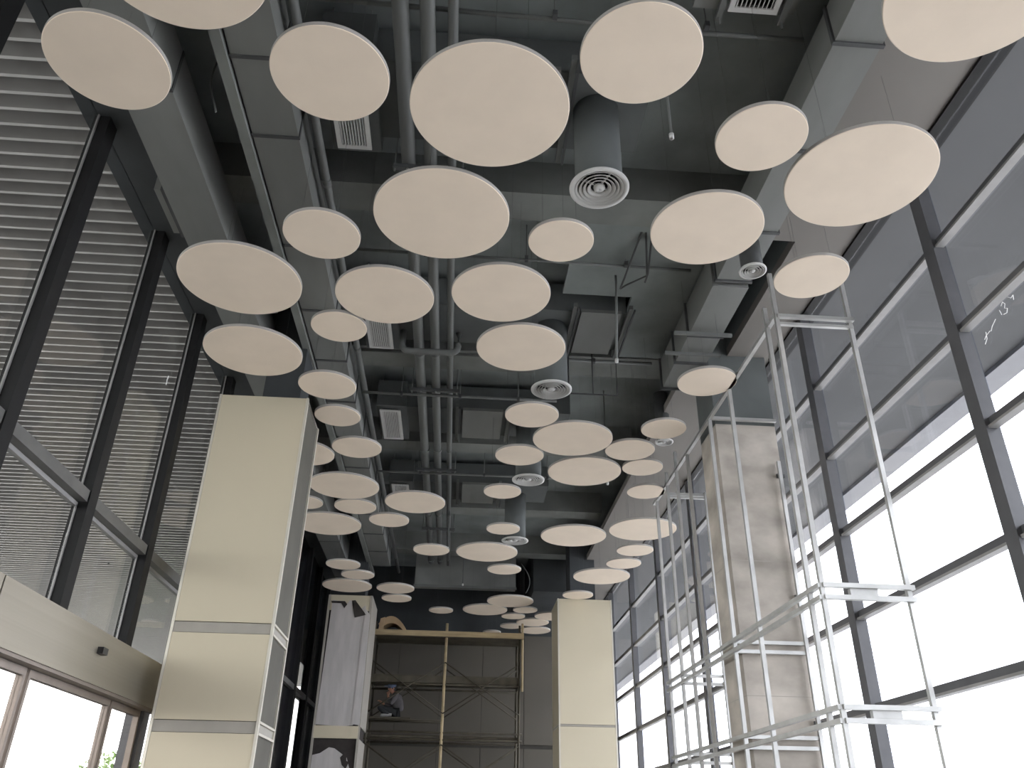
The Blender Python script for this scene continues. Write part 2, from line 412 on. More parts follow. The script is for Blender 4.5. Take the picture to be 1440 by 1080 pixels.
def torn(xa, xb, z, n, amp): return [(xa+(xb-xa)*i/n, z+rr.uniform(-amp, amp)) for i in range(n+1)]
film([(fx0+.05, 1.93), (-2.35, 1.90), (fx1-.16, 1.93)] + [(fx1-.14, 4.52), (-2.19, 4.46), (-2.33, 4.42), (-2.45, 4.63), (-2.50, 4.62), (-2.56, 4.52), (-2.72, 4.60), (fx0+.10, 4.62)], fy0+.01)
film([(fx1-.19, 1.95), (fx1-.02, 1.93), (fx1-.02, 4.3), (fx1-.14, 4.45)], fy0-.008)
MB().prism([(-2.44, 4.62), (-2.36, 4.63), (-2.08, 4.30), (-2.34, 4.23)], 'y', fy0-.02, fy0-.012).build('torn_hole', 'recess', t)
MB().prism([(-2.92, 4.60), (-2.60, 4.60), (-2.54, 4.53), (-2.60, 4.44), (-2.68, 4.55), (-2.90, 4.55)], 'y', fy0-.02, fy0-.012).build('torn_hole', 'recess', t)
film([(fx0+.06, -1.5), (fx1-.12, -1.5), (fx1-.10, .95), (fx1-.22, 1.28), (fx1-.34, 1.36), (fx1-.50, 1.46), (fx1-.62, 1.48), (fx0+.22, 1.36), (fx0+.06, 1.32)], fy0+.015)
MB().prism([(fx1-.36, 1.28), (fx1-.24, 1.42), (fx1-.22, 1.22), (fx1-.16, 1.20), (fx1-.22, 1.06), (fx1-.31, 1.14)], 'y', fy0-.012, fy0-.004).build('torn_hole', 'recess', t)

# bare concrete column
t = thing('concrete_column', 'bare concrete column behind the steel stud frame at right', 'column', (3.7, 9.8, -1.6))
MB().box(3.30, 4.10, 9.46, 10.15, -1.6, 4.74).build('shaft', 'concrete', t)
MB().box(3.30, 4.10, 9.46, 10.15, 4.74, ZS).build('painted_top', 'mid_paint', t)
for z in (1.35, 2.9): MB().box(3.299, 4.101, 9.459, 10.151, z, z+.008).build('pour_line', 'cream_band', t)
for z in (1.05, 2.45, 4.0): MB().box(4.02, 4.12, 9.43, 9.47, z, z+.05).build('tie_stub', 'duct_dark', t)

# ------------------------------------------------------------------ galvanised stud frame around the concrete column
sf = thing('stud_frame', 'galvanised steel stud frame boxed around the concrete column', 'stud frame', (3.2, 9, -1.6))
XF = 3.20
def stud(x, y, z1=4.80, z0=-1.6, w=.042):
    m = MB(); m.box(x-w/2, x+w/2, y-.003, y+.003, z0, z1); m.box(x-w/2, x-w/2+.005, y, y+.04, z0, z1); m.box(x+w/2-.005, x+w/2, y, y+.04, z0, z1)
    return m.build('stud', 'galv', sf)
def rail(p, q, w=.045, h=.04, nm='track'): return MB().beam(p, q, w, h).build(nm, 'galv', sf)
for x, y, z1 in ((XF, 6.90, 5.3), (XF-.02, 7.12, 5.0), (4.0, 6.93, 5.3), (XF, 8.52, ZTOP), (XF, 9.36, ZTOP), (4.04, 9.36, 4.2), (XF, 10.5, ZTOP), (XF, 11.12, ZTOP+.3), (XF, 11.70, ZTOP+.2), (XF, 12.4, ZTOP), (3.8, 11.7, ZTOP-.1)):
    stud(x, y, z1)
for z in (4.77,):
    rail((XF, 6.93, z), (XF, 12.6, z)); rail((XF, 6.90, z-.02), (4.02, 6.90, z-.02)); rail((XF, 6.94, z-.09), (4.02, 6.94, z-.09), .04, .03)
    rail((XF, 9.36, z), (4.08, 9.36, z)); rail((XF, 11.76, z-.14), (3.85, 11.76, z-.14)); rail((XF, 11.76, z-.19), (3.85, 11.76, z-.19), .04, .03)
for z in (1.925, .92, -.2):
    for dz in (0, -.105):
        rail((XF, 6.90, z+dz), (4.03, 6.90, z+dz)); rail((XF-.02, 6.9, z+dz), (XF-.02, 12.5, z+dz))
        rail((XF, 9.40, z+dz), (4.05, 9.40, z+dz)); rail((XF, 11.76, z+dz), (3.85, 11.76, z+dz))
    MB().box(XF+.25, XF+.5, 6.91, 6.96, z-.08, z-.02).build('joint_plate', 'galv', sf)

# ------------------------------------------------------------------ ducts
def duct(label, x0, x1, secs, z0, z1, name='air_duct', flange=.03, joint_step=1.25):
    t = thing(name, label, 'duct', ((x0+x1)/2, secs[0], z0))
    for a, b in zip(secs[:-1], secs[1:]):
        MB().box(x0, x1, a+.012, b-.012, z0, z1).build('duct_section', 'duct', t)
        MB().box(x0-flange, x1+flange, b-.018, b+.018, z0-flange, z1+flange).build('flange', 'duct_dark', t)
    return t
duct('wide grey air duct running along the left edge of the ceiling', -3.16, -2.70, [YN+.3, 2.2, 5.2, 8.4, 11.6, 14.8, 18.0, 21.0], 5.62, 6.1, flange=.008)
db = duct('grey jointed air duct right of the left-edge duct', -2.127, -1.70, [YN+.3, 1.0, 2.3, 3.6, 4.85, 5.75, 7.4, 8.7, 9.95, 11.2, 12.5, 13.8, 15.0, 16.3, 17.6, 18.9, 20.1], 5.70, 6.15, flange=.012)
ct = thing('cable_trunking', 'narrow dark cable trunking along the left duct pair', 'trunking', (-2.2, 5, 5.7))
MB().box(-2.245, -2.150, YN+.3, 21, 5.66, 5.74).build('tray', 'beam', ct)
MB().box(-2.25, -2.14, YN+.3, 21, 5.742, 5.75).build('lid', 'duct_dark', ct)
br = thing('branch_duct', 'short grey branch duct joining the left-edge duct to the glass wall', 'duct', (-3.3, 6.9, 5.7))
MB().box(-3.28, -3.18, 6.55, 7.25, 5.66, 6.05).build('duct_section', 'duct', br)
MB().box(-3.20, -3.165, 6.52, 7.28, 5.63, 6.08).build('flange', 'duct_dark', br)
duct('grey air duct running beside the right soffit', 2.87, 3.27, [YN+.3, 1.4, 2.85, 4.3, 5.5, 6.7, 7.6], 5.70, 6.12, flange=.02)
t = thing('air_duct', 'wider grey duct end beside the concrete column top', 'duct', (3, 8.4, 5.7))
for a, b in ((7.66, 8.75), (8.75, 9.45), (9.45, 10.2)):
    MB().box(2.84, 3.27, a+.012, b-.012, 5.66, 6.12).build('duct_section', 'duct', t)
    MB().box(2.81, 3.29, b-.02, b, 5.62, 6.14).build('flange', 'duct_dark', t)
for yy in (8.6, 9.1): MB().beam((2.6, yy, 5.58), (3.35, yy, 5.58), .04, .04).build('support_bar', 'pipe', t)

# ------------------------------------------------------------------ pipes
def pipe(label, x, z, r, y0, y1, step=3.4, name='ceiling_pipe'):
    t = thing(name, label, 'pipe', (x, y0, z))
    MB().tube([(x, y0, z), (x, y1, z)], r, 20).build('pipe_run', 'pipe', t)
    yy = y0+1.1
    while yy < y1:
        MB().tube([(x, yy-.05, z), (x, yy+.05, z)], r*1.14, 20).build('coupling', 'pipe', t); yy += step
    return t
pipe('thick grey ceiling pipe, leftmost of the three central pipes', -.70, 5.94, .072, YN+.3, 20.4)
pipe('thick grey ceiling pipe, middle of the three central pipes', -.475, 5.94, .066, YN+.3, 20.4)
p3 = pipe('thinner grey ceiling pipe, rightmost of the three central pipes', -.262, 5.94, .045, YN+.3, 20.6)
pipe('slim grey pipe running alone beside the jointed left duct', -1.575, 5.94, .042, YN+.3, 21.5)
t = thing('pipe_loop', 'grey pipe loop with elbows crossing under the central pipes', 'pipe', (-.8, 9.6, 5.8))
def elbow_path(pts, r, seg=6):
    out = [Vector(pts[0])]
    for a, b, c in zip(pts[:-2], pts[1:-1], pts[2:]):
        a, b, c = Vector(a), Vector(b), Vector(c)
        p = b+(a-b).normalized()*r; q = b+(c-b).normalized()*r
        for i in range(seg+1):
            u = i/seg; out.append(p*(1-u)**2+b*2*u*(1-u)+q*u*u)
    out.append(Vector(pts[-1])); return out
MB().tube(elbow_path([(-.93, 9.75, 6.12), (-.93, 9.75, 5.80), (-.15, 9.75, 5.80), (-.15, 9.75, 6.12)], .12), .045, 14).build('pipe_run', 'pipe', t)
for k, yy in enumerate((6.2, 10.95, 14.1, 17.5)):
    t = thing('pipe_hanger', ['pipe hanger bar under the central pipes nearest the camera', 'pipe hanger bar under the pipes just past the pipe loop', 'pipe hanger bar under the central pipes past the third return grille', 'farthest pipe hanger bar under the central pipes'][k], 'pipe hanger', (-.5, yy, 5.84), 'trapeze hangers under the central pipes')
    MB().box(-.85, -.12, yy-.025, yy+.025, 5.815, 5.86).build('cross_bar', 'duct_dark', t)
    for x in (-.83, -.15): MB().tube([(x, yy, 5.78), (x, yy, ZS)], .009, 6).build('rod', 'pipe', t)
    for x in (-.70, -.475): MB().lathe((x, yy, 5.80), [(.0, 0), (.018, 0), (.018, .015), (0, .015)], 8).build('nut', 'pipe', t)
# thin conduits across the ceiling
cond = [('thin conduit crossing the ceiling above the top centre discs', [(-1.6, 4.55, 6.12), (1.9, 4.62, 6.12), (2.8, 4.62, 6.12)], .022),
        ('thin conduit crossing the ceiling beyond the nearest big diffuser', [(-1.4, 7.95, 6.12), (2.7, 8.0, 6.12)], .02),
        ('thin conduit crossing the ceiling beside the second beam', [(-1.6, 10.20, 6.05), (2.7, 10.20, 6.05)], .025),
        ('thin conduit crossing the ceiling just past the pipe loop', [(-1.6, 11.12, 5.84), (1.4, 11.12, 5.84)], .022),
        ('thin conduit crossing the ceiling before the third beam', [(-1.6, 14.27, 5.84), (2.4, 14.27, 5.84)], .022)]
for lb, pts, r in cond:
    t = thing('electrical_conduit', lb, 'conduit', pts[0])
    MB().tube(pts, r, 10).build('tube_run', 'pipe', t)
    for u in (.2, .5, .8):
        x = pts[0][0]+(pts[-1][0]-pts[0][0])*u; y_ = pts[0][1]; z_ = pts[0][2]
        MB().box(x-.02, x+.02, y_-.03, y_+.03, z_-.03, z_+.03).build('clip', 'duct_dark', t)
        MB().tube([(x, y_, z_), (x, y_, ZS)], .006, 6).build('rod', 'pipe', t)
# hanging drops and rods
def drop(label, pts, r=.012, foot=True, name='hanging_rod'):
    t = thing(name, label, 'rod', pts[-1])
    MB().tube(pts, r, 8).build('rod', 'pipe', t)
    p = pts[-1]
    if foot:
        MB().lathe((p[0], p[1], p[2]-.03), [(0, 0), (.022, 0), (.022, .05), (0, .05)], 8).build('end_fitting', 'vent', t)
    return t
drop('thin hanging rod left of the small disc nearest the right duct', [(1.62, 4.9, ZS), (1.62, 4.9, 5.15)])
drop('thin drop pipe hanging beyond the large disc right of centre', [(1.82, 8.3, 6.2), (1.82, 8.3, 6.0), (1.775, 8.3, 4.95)], .016)
drop('thin rod hanging beside the far dropped ceiling box', [(.13, 20.3, ZS), (.13, 20.3, 5.35)], .014)
drop('thin rod hanging right of the three pipes, mid room', [(-.24, 16.5, ZS), (-.24, 16.5, 5.1)], .012)
drop('short rod hanging between the two right-hand disc groups', [(2.35, 12.2, ZS), (2.35, 12.2, 4.95)], .012)
t = thing('bent_support_bracket', 'zigzag of thin bent bracket bars right of the smallest near disc', 'bracket', (1.5, 7.2, 5.9))
MB().tube([(1.97, 7.42, 6.2), (1.85, 8.2, 5.93), (1.91, 8.15, 5.95), (2.12, 7.9, 5.93), (2.02, 7.42, 6.2)], .013, 6).build('bent_bar', 'duct_dark', t)
MB().tube([(2.10, 7.46, 6.2), (2.12, 7.85, 5.92), (2.10, 7.95, 5.86)], .013, 6).build('bent_bar', 'duct_dark', t)
t = thing('conduit_frame', 'thin square frame of conduit hanging before the second beam at right', 'conduit', (2, 10.2, 5.7))
MB().tube(elbow_path([(1.45, 10.12, 6.2), (1.45, 10.12, 5.45), (2.15, 10.12, 5.45), (2.15, 10.12, 6.2)], .05), .012, 8).build('tube_run', 'duct_dark', t)
MB().tube([(1.8, 10.12, 6.2), (1.8, 10.12, 5.45)], .010, 8).build('tube_run', 'duct_dark', t)
t = thing('dangling_cable', 'thin loose cable dangling at the far end right of the dropped box', 'cable', (1.7, 20.5, 5.4))
MB().tube([(1.62+.22*math.sin(u*2.6), 20.55, 6.0-.75*u) for u in [i/10 for i in range(11)]], .012, 6).build('cable', 'pipe', t)
t = thing('dangling_cable', 'thin loose cable curling beside the jointed left duct', 'cable', (-2.28, 5.6, 5.6))
MB().tube([(-2.42+.05*math.sin(u*7), 5.2+.25*u, ZS-1.0*u) for u in [i/14 for i in range(15)]], .010, 6).build('cable', 'pipe', t)

# ------------------------------------------------------------------ ceiling units with return grilles
def grille(label, x0, x1, y0, y1, z, n=9):
    t = thing('return_grille', label, 'grille', ((x0+x1)/2, (y0+y1)/2, z), 'rectangular return grilles')
    fw = .045
    m = MB(); m.box(x0, x1, y0, y0+fw, z, z+.02); m.box(x0, x1, y1-fw, y1, z, z+.02); m.box(x0, x0+fw, y0+fw, y1-fw, z, z+.02); m.box(x1-fw, x1, y0+fw, y1-fw, z, z+.02)
    m.build('frame', 'vent', t)
    MB().box(x0+fw, x1-fw, y0+fw, y1-fw, z+.05, z+.055).build('throat', 'vent_dark', t)
    st = (x1-x0-2*fw)/n
    for i in range(n):
        x = x0+fw+st*(i+.5)
        MB().prism([(x-st*.30, z+.002), (x-st*.24, z), (x+st*.30, z+.028), (x+st*.24, z+.03)], 'y', y0+fw, y1-fw).build('blade', 'vent', t)
    return t
bays = [(5.04, 6.14), (8.93, 10.03), (12.0, 13.12), (15.3, 16.4)]
gl = ['slotted return grille nearest the camera, under the medium disc', 'slotted return grille second from the camera, beside the slim pipe', 'slotted return grille third from the camera, left of the central pipes', 'farthest slotted return grille, mostly behind a disc']
ul = ['nearest grey ceiling fan unit box above the top centre disc', 'second grey ceiling fan unit box from the camera', 'third grey ceiling fan unit box from the camera', 'farthest grey ceiling fan unit box']
ux = [(.28, .72), (1.48, 2.02), (-.05, .62), (.0, .66)]
for k, (a, b) in enumerate(bays):
    u = thing('fan_coil_unit', ul[k], 'ceiling unit', (0, (a+b)/2, 6.1), 'fan coil units between the beams')
    MB().box(-1.46, -.98, a-.08, b+.08, 6.036, 6.5).build('return_box', 'mid_paint', u)
    MB().box(-.98, (1.6, 2.1, 1.75, 1.75)[k], a+.1, b-.05, 6.12, 6.55).build('casing', 'mid_paint', u)
    MB().box(ux[k][0], ux[k][1], a+.04, b, 6.07, 6.12).build('access_panel', 'duct', u)
    for x in (ux[k][0]-.12, ux[k][1]+.08):
        MB().box(x, x+.05, a-.1, b+.1, 6.06, 6.12).build('support_channel', 'pipe', u)
        MB().box(x+.06, x+.08, a-.1, b+.1, 6.03, 6.06).build('support_strip', 'duct_dark', u)
    for x in (-1.4, -1.05, 1.6):
        MB().tube([(x, a, 6.4), (x, a, ZS)], .008, 6).build('hanger_rod', 'pipe', u)
    grille(gl[k], -1.41, -1.07, a, b, 5.98)
u = thing('fan_coil_unit', 'grey ceiling unit with grille at the top right edge of the view', 'ceiling unit', (2.2, 4.0, 6.2))
MB().box(1.75, 2.62, 3.5, 4.38, 6.12, 6.5).build('casing', 'duct', u)
for x in (1.98, 2.52): MB().tube([(x, 4.42, 5.98), (x, 4.42, ZS)], .010, 6).build('hanger_rod', 'pipe', u)
for x in (1.98, 2.52): MB().beam((x, 3.5, 6.08), (x, 4.45, 6.08), .05, .04).build('support_channel', 'pipe', u)
grille('dark slotted grille at the top right edge of the view', 2.04, 2.46, 3.6, 4.36, 6.07, 9)

# ------------------------------------------------------------------ round diffusers
def diffuser(label, x, y, z, d, ztop, nring=4, small=False):
    t = thing('round_diffuser', label, 'air diffuser', (x, y, z), 'round ceiling diffusers')
    R = d/2
    MB().lathe((x, y, z), [(R*.72, .03), (R*.80, .03), (R*.80, ztop-z), (R*.72, ztop-z)], 40).build('neck_duct', 'mid_paint' if not small else 'duct_dark', t)
    MB().lathe((x, y, z), [(R*.80, .015), (R*.86, 0), (R, .006), (R*1.005, .02), (R*.86, .03), (R*.78, .04)], 48).build('outer_rim', 'vent', t)
    for i in range(nring):
        a = R*(.26+.54*(i+.15)/nring); b = a+R*.118
        MB().lathe((x, y, z), [(a, .035), (b, .0), (b+.004, .006), (a+.003, .045)], 40).build('louvre_ring', 'vent', t)
    MB().lathe((x, y, z), [(0, -.002), (R*.10, -.002), (R*.19, .012), (R*.20, .03), (0, .03)], 32).build('centre_cone', 'vent', t)
    MB().lathe((x, y, z), [(0, .10), (R*.72, .10), (R*.72, .11), (0, .11)], 32).build('throat', 'vent_dark', t)
    m = MB()
    for k in range(4):
        an = k*math.pi/2+.4
        m.beam((x+R*.15*math.cos(an), y+R*.15*math.sin(an), z+.04), (x+R*.8*math.cos(an), y+R*.8*math.sin(an), z+.04), .012, .02)
    m.build('spokes', 'vent', t)
    return t
zd = 1.08*4.75
for lb, x, y in (('largest-looking round diffuser, nearest the camera', .218, 1.088), ('round diffuser behind the two central large discs, second from the camera', .2190, 1.846), ('third round diffuser from the camera, among the middle discs', .2145, 2.472), ('farthest round diffuser on the central line', .2185, 3.115)):
    diffuser(lb, x*zd, y*zd, zd, .106*zd, 6.12)
zd = 1.12*4.75
diffuser('small round diffuser under the right duct near the glass wall', .568*zd, 1.30*zd, zd, .055*zd, 5.70, 3, True)
diffuser('small far round diffuser at right, just beneath a small disc', .585*zd, 2.135*zd, zd, .052*zd, ZB, 3, True)

# ------------------------------------------------------------------ ceiling discs
H = 4.75
DISCS = [
 (-2.673, 4.192, .85, 'medium white disc at upper left in front of the slatted canopy'),
 (-1.946, 3.245, 1.2, 'large white disc cut by the top edge, left of centre'),
 (-1.095, 4.167, .85, 'medium white disc right over the nearest return grille'),
 (.071, 4.382, 1.2, 'biggest-looking white disc at top centre over the three pipes'),
 (1.104, 3.808, .85, 'medium white disc touching the top edge right of centre'),
 (3.156, 3.085, 1.2, 'large white disc cut off by the top right corner'),
 (2.200, 4.497, .7, 'small white disc left of the large disc on the right soffit'),
 (3.157, 4.860, 1.2, 'large white disc across the soffit and glass head at right'),
 (2.086, 5.614, 1.0, 'large white disc just right of the nearest round diffuser'),
 (.800, 5.893, .6, 'very small white disc just below the nearest round diffuser'),
 (-.297, 5.640, 1.2, 'very large white disc directly below the top centre disc'),
 (-1.397, 5.999, .7, 'small white disc over the jointed duct at left'),
 (-2.308, 6.792, 1.2, 'very large white disc at left beyond the left-edge duct'),
 (-.883, 6.935, 1.0, 'large white disc covering the leftmost central pipe'),
 (.299, 6.786, 1.0, 'large white disc right of the central pipes, third in the centre line'),
 (-1.419, 7.566, .6, 'very small white disc tucked under the large disc over the left pipes'),
 (-2.468, 8.199, 1.1, 'large white disc just above the cream column top'),
 (.586, 7.826, 1.0, 'large white disc hiding the neck of the second round diffuser'),
 (3.292, 6.216, .7, 'small white disc at right above the stud frame top'),
 (2.881, 8.385, .7, 'small white disc left of the bare concrete column top'),
 (-1.718, 8.935, .7, 'small white disc at the right corner of the cream column top'),
 (-1.691, 9.779, .6, 'very small white disc right beside the cream column'),
 (-1.534, 10.786, .7, 'small white disc left of the third return grille'),
 (-2.317, 11.076, .85, 'white disc half hidden behind the cream column, upper one'),
 (-1.880, 12.326, 1.1, 'large white disc emerging from behind the cream column'),
 (-2.628, 13.146, .6, 'tiny disc tip showing behind the cream column'),
 (-1.795, 13.260, .7, 'small white disc between two larger discs right of cream column'),
 (-2.387, 14.228, 1.2, 'largest lower disc emerging from behind the cream column'),
 (-1.263, 13.890, .7, 'small white disc over the slim pipe, left of middle'),
 (-.773, 12.945, 1.0, 'large white disc covering the central pipes mid room'),
 (.866, 9.496, .7, 'small white disc just past the second round diffuser'),
 (1.498, 10.177, 1.1, 'upper of the two large stacked discs right of centre'),
 (.808, 10.814, .7, 'small white disc just above the third round diffuser'),
 (1.834, 11.319, 1.1, 'lower of the two large stacked discs right of centre'),
 (2.358, 10.459, .7, 'small white disc right of the upper large stacked disc'),
 (2.668, 11.062, .6, 'very small white disc right of the lower large stacked disc'),
 (2.672, 9.728, .6, 'very small white disc above the small far diffuser at right'),
 (2.932, 12.028, .6, 'very small white disc against the right soffit by the studs'),
 (.649, 12.283, .6, 'very small white disc just below the third round diffuser'),
 (.775, 14.136, .6, 'very small white disc just above the farthest round diffuser'),
 (.544, 15.588, 1.2, 'large white disc just below the farthest round diffuser'),
 (.960, 16.752, .7, 'small white disc below the large disc near the farthest diffuser'),
 (-.543, 15.568, .7, 'small white disc at the far end of the central pipes'),
 (2.091, 14.383, 1.2, 'large far disc left of the disc crossed by the studs'),
 (3.276, 13.877, 1.2, 'large far disc crossed by two galvanised studs'),
 (3.390, 15.110, .7, 'small disc under the stud-crossed far disc, upper of two'),
 (3.342, 16.009, .7, 'small disc under the stud-crossed far disc, lower of two'),
 (3.060, 17.016, 1.2, 'large far disc above the bright cream right column'),
 (2.783, 18.649, .7, 'small disc touching the top of the bright cream right column'),
 (-2.388, 16.805, .7, 'upper of the two small discs above the film-wrapped column'),
 (-2.159, 17.562, .7, 'lower of the two small discs above the film-wrapped column'),
 (-2.485, 18.498, 1.1, 'large disc touching the top of the film-wrapped column'),
 (-1.405, 18.598, .85, 'medium disc right of the film-wrapped column top, upper of pair'),
 (-1.430, 19.516, .7, 'small disc right of the film-wrapped column top, lower of pair'),
 (-.383, 20.597, .6, 'tiny far disc above the middle scaffold pole'),
 (.711, 20.377, 1.1, 'left disc of the far overlapping pair above the scaffold'),
 (1.273, 19.432, 1.1, 'right disc of the far overlapping pair above the scaffold'),
 (1.702, 20.269, .6, 'tiny dim disc right under the far overlapping pair'),
 (1.455, 20.985, .6, 'tiny dim disc below the far pair, second in the dim cluster'),
 (1.489, 22.126, .6, 'tiny dim disc at lower left of the dim far cluster'),
 (2.010, 21.600, .85, 'dim disc in the middle of the far cluster by the right column'),
 (2.420, 20.850, .85, 'dim disc half hidden behind the bright cream right column'),
 (2.162, 22.570, .85, 'lowest dim disc of the far cluster beside the right column'),
 (1.009, 23.012, .5, 'tiniest dim disc close above the scaffold right pole'),
]
for (x, y, d, lb) in DISCS:
    t = thing('ceiling_disc', lb, 'ceiling disc', (x, y, H), 'white round ceiling discs')
    n = 96 if y < 9 else 56
    R = d/2
    MB().lathe((x, y, H), [(0, 0), (R-.004, 0), (R, .004), (R, .038), (0, .038)], n, smooth=False).build('panel', 'disc', t)
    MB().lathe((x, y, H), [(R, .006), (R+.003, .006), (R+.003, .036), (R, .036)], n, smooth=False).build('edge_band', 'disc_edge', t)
    for k in range(3):
        an = k*2.094+.5+x
        px, py = x+R*.6*math.cos(an), y+R*.6*math.sin(an)
        MB().tube([(px, py, H+.038), (px, py, ZS)], .0012, 5, caps=False).build('hanger_wire', 'wire', t)

# ------------------------------------------------------------------ scaffold
YS, YB = 21.4, 22.35
sc = thing('scaffold', 'dark tubular scaffold tower with tan top plank at the far end', 'scaffold', (-.2, 21.8, -1.6))
SX = (-2.03, -.215, 1.66)
for i, x in enumerate(SX):
    for yy in (YS, YB):
        top = 4.62 if yy == YS else 4.3
        tan = (i == 1 and yy == YS)
        MB().tube([(x, yy, -1.6), (x, yy, top)], .036 if tan else .030, 10).build('pole', 'scaf_tan' if tan else 'scaf', sc)
    for z in (-.3, .75, 1.9, 3.15, 4.22):
        MB().tube([(x, YS, z), (x, YB, z)], .022, 8).build('cross_tube', 'scaf', sc)
MB().tube([(SX[2]+.07, YS-.05, 3.0), (SX[2]+.07, YS-.05, 4.66)], .03, 10).build('pole', 'scaf_tan', sc)
for yy in (YS, YB):
    for z in (.60, 1.86, 2.02, 3.12):
        MB().tube([(SX[0]-.1, yy, z), (SX[2]+.08, yy, z)], .026, 8).build('ledger', 'scaf', sc)
    for a, b in zip(SX[:-1], SX[1:]):
        for z0, z1 in ((2.45, 3.65), (.60, 1.75), (-1.2, .1)):
            MB().tube([(a, yy-.03, z0), (b, yy-.03, z1)], .016, 6).build('brace', 'scaf', sc)
            MB().tube([(a, yy-.05, z1), (b, yy-.05, z0)], .016, 6).build('brace', 'scaf', sc)
for k in range(3):      # top planks, coloured dark for the shade on their undersides
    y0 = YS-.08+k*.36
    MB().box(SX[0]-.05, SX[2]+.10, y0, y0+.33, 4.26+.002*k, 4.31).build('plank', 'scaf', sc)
MB().box(SX[0]-.05, SX[2]+.10, YS-.13, YS-.085, 4.27, 4.40).build('edge_board', 'plank', sc)
for k in range(2):      # middle planks
    y0 = YS+.05+k*.42
    MB().box(SX[0]-.05, SX[2]+.02, y0, y0+.40, 3.18, 3.24).build('plank', 'scaf', sc)
MB().box(SX[0]-.05, SX[2]+.02, YS+.02, YS+.05, 3.16, 3.34).build('edge_board', 'scaf', sc)
for k in range(2):
    y0 = YS+.05+k*.42
    MB().box(SX[0]-.05, SX[2]+.02, y0, y0+.40, 1.90, 1.95).build('plank', 'scaf', sc)
MB().box(-2.05, -1.0, 21.62, 22.12, 2.335, 2.375).build('plank', 'scaf', sc)   # seat plank
for yy in (21.66, 22.08): MB().tube([(-2.1, yy, 2.315), (-.2, yy, 2.315)], .02, 8).build('ledger', 'scaf', sc)
# bent tan sheet on the top deck
bt = thing('bent_sheet', 'tan bent sheet arched on the top scaffold plank at left', 'sheet', (-1.6, 21.6, 4.31))
outer = [(-1.98+.86*u, 4.315+.46*math.sin(math.pi*min(1, u*.92+.16))**.8*(1 if u < .35 else 1)) for u in [i/16 for i in range(17)]]
outer[-1] = (-1.10, 4.315)
inner = [(x*.80-.31, 4.315+(z-4.315)*.62) for x, z in outer]
poly = outer + inner[::-1]
MB().prism(poly, 'y', 21.45, 21.95).build('arched_sheet', 'card', bt)
MB().prism([(-1.98, 4.315), (-1.86, 4.315), (-1.82, 4.74), (-1.93, 4.70)], 'y', 21.42, 21.9).build('side_flap', 'card', bt)

# ------------------------------------------------------------------ seated worker on the scaffold
pe = thing('person', 'worker in blue-grey cap, grey jacket and black trousers sitting on scaffold', 'person', (-1.45, 21.85, 2.375))
def skin_mesh(name, verts, edges, m, lv=2, root=0):
    me = bpy.data.meshes.new(name)
    me.from_pydata([(v[0]-pe.location.x, v[1]-pe.location.y, v[2]+E-pe.location.z) for v in verts], edges, [])
    o = bpy.data.objects.new(name, me); C.objects.link(o); o.parent = pe
    o.modifiers.new('skin', 'SKIN'); 
    for i, v in enumerate(verts):
        r = v[3] if isinstance(v[3], tuple) else (v[3], v[3])
        me.skin_vertices[0].data[i].radius = r
    me.skin_vertices[0].data[root].use_root = True
    o.modifiers['skin'].use_smooth_shade = True
    s = o.modifiers.new('sub', 'SUBSURF'); s.levels = lv; s.render_levels = lv
    me.materials.append(MT[m]); return o
# joints (x right, y away from camera, z from eye)
PEL = (-1.33, 21.86, 2.49); WAI = (-1.33, 21.85, 2.62); CHE = (-1.38, 21.83, 2.80); SHO = (-1.42, 21.81, 2.90); NEC = (-1.47, 21.79, 2.955)
JAW = (-1.515, 21.765, 2.985); HEA = (-1.525, 21.76, 3.05); TOP = (-1.515, 21.765, 3.105)
SL, SR = (-1.40, 21.64, 2.885), (-1.40, 21.99, 2.885)
EL, ER = (-1.50, 21.58, 2.66), (-1.55, 22.03, 2.66)
WLx, WRx = (-1.60, 21.66, 2.86), (-1.74, 21.90, 2.72)
HL, HR = (-1.59, 21.70, 2.93), (-1.79, 21.86, 2.75)
PLh, PRh = (-1.38, 21.76, 2.47), (-1.38, 21.95, 2.47)
KL, KR = (-1.83, 21.70, 2.60), (-1.80, 22.02, 2.60)
AL, AR = (-1.52, 21.70, 2.43), (-1.56, 22.0, 2.43)
FLt, FRt = (-1.70, 21.66, 2.40), (-1.74, 22.0, 2.40)
V = [(*PEL, .095), (*WAI, .095), (*CHE, .115), (*SHO, .085), (*NEC, .055), (*JAW, .068), (*HEA, (.088, .10)), (*TOP, .06),
     (*SL, .055), (*EL, .042), (*WLx, .030), (*SR, .055), (*ER, .042), (*WRx, .030),
     (*PLh, .07), (*KL, .052), (*AL, .042), (*FLt, .03), (*PRh, .07), (*KR, .052), (*AR, .042), (*FRt, .03),
     (*HL, .034), (*HR, .034)]
ED = [(0, 1), (1, 2), (2, 3), (3, 4), (4, 5), (5, 6), (6, 7), (3, 8), (8, 9), (9, 10), (3, 11), (11, 12), (12, 13), (0, 14), (14, 15), (15, 16), (16, 17), (0, 18), (18, 19), (19, 20), (20, 21), (10, 22), (13, 23)]
def fingers(h, w, idx):
    d = (Vector(h)-Vector(w)).normalized(); side = d.cross(Vector((0, 0, 1))).normalized(); nrm = side.cross(d)
    base = len(V)
    for k, ln in enumerate((.070, .080, .074, .058)):
        a = Vector(h)+side*(k-1.5)*.017+d*.015
        b = a+d*ln*.55; c = b+d*ln*.3-nrm*ln*.45
        i = len(V); V.extend([(*a, .009), (*b, .0085), (*c, .0075)]); ED.extend([(idx, i), (i, i+1), (i+1, i+2)])
    a = Vector(h)-side*.035-d*.01; b = a-side*.02+d*.04; i = len(V)
    V.extend([(*a, .011), (*b, .009)]); ED.extend([(idx, i), (i, i+1)])
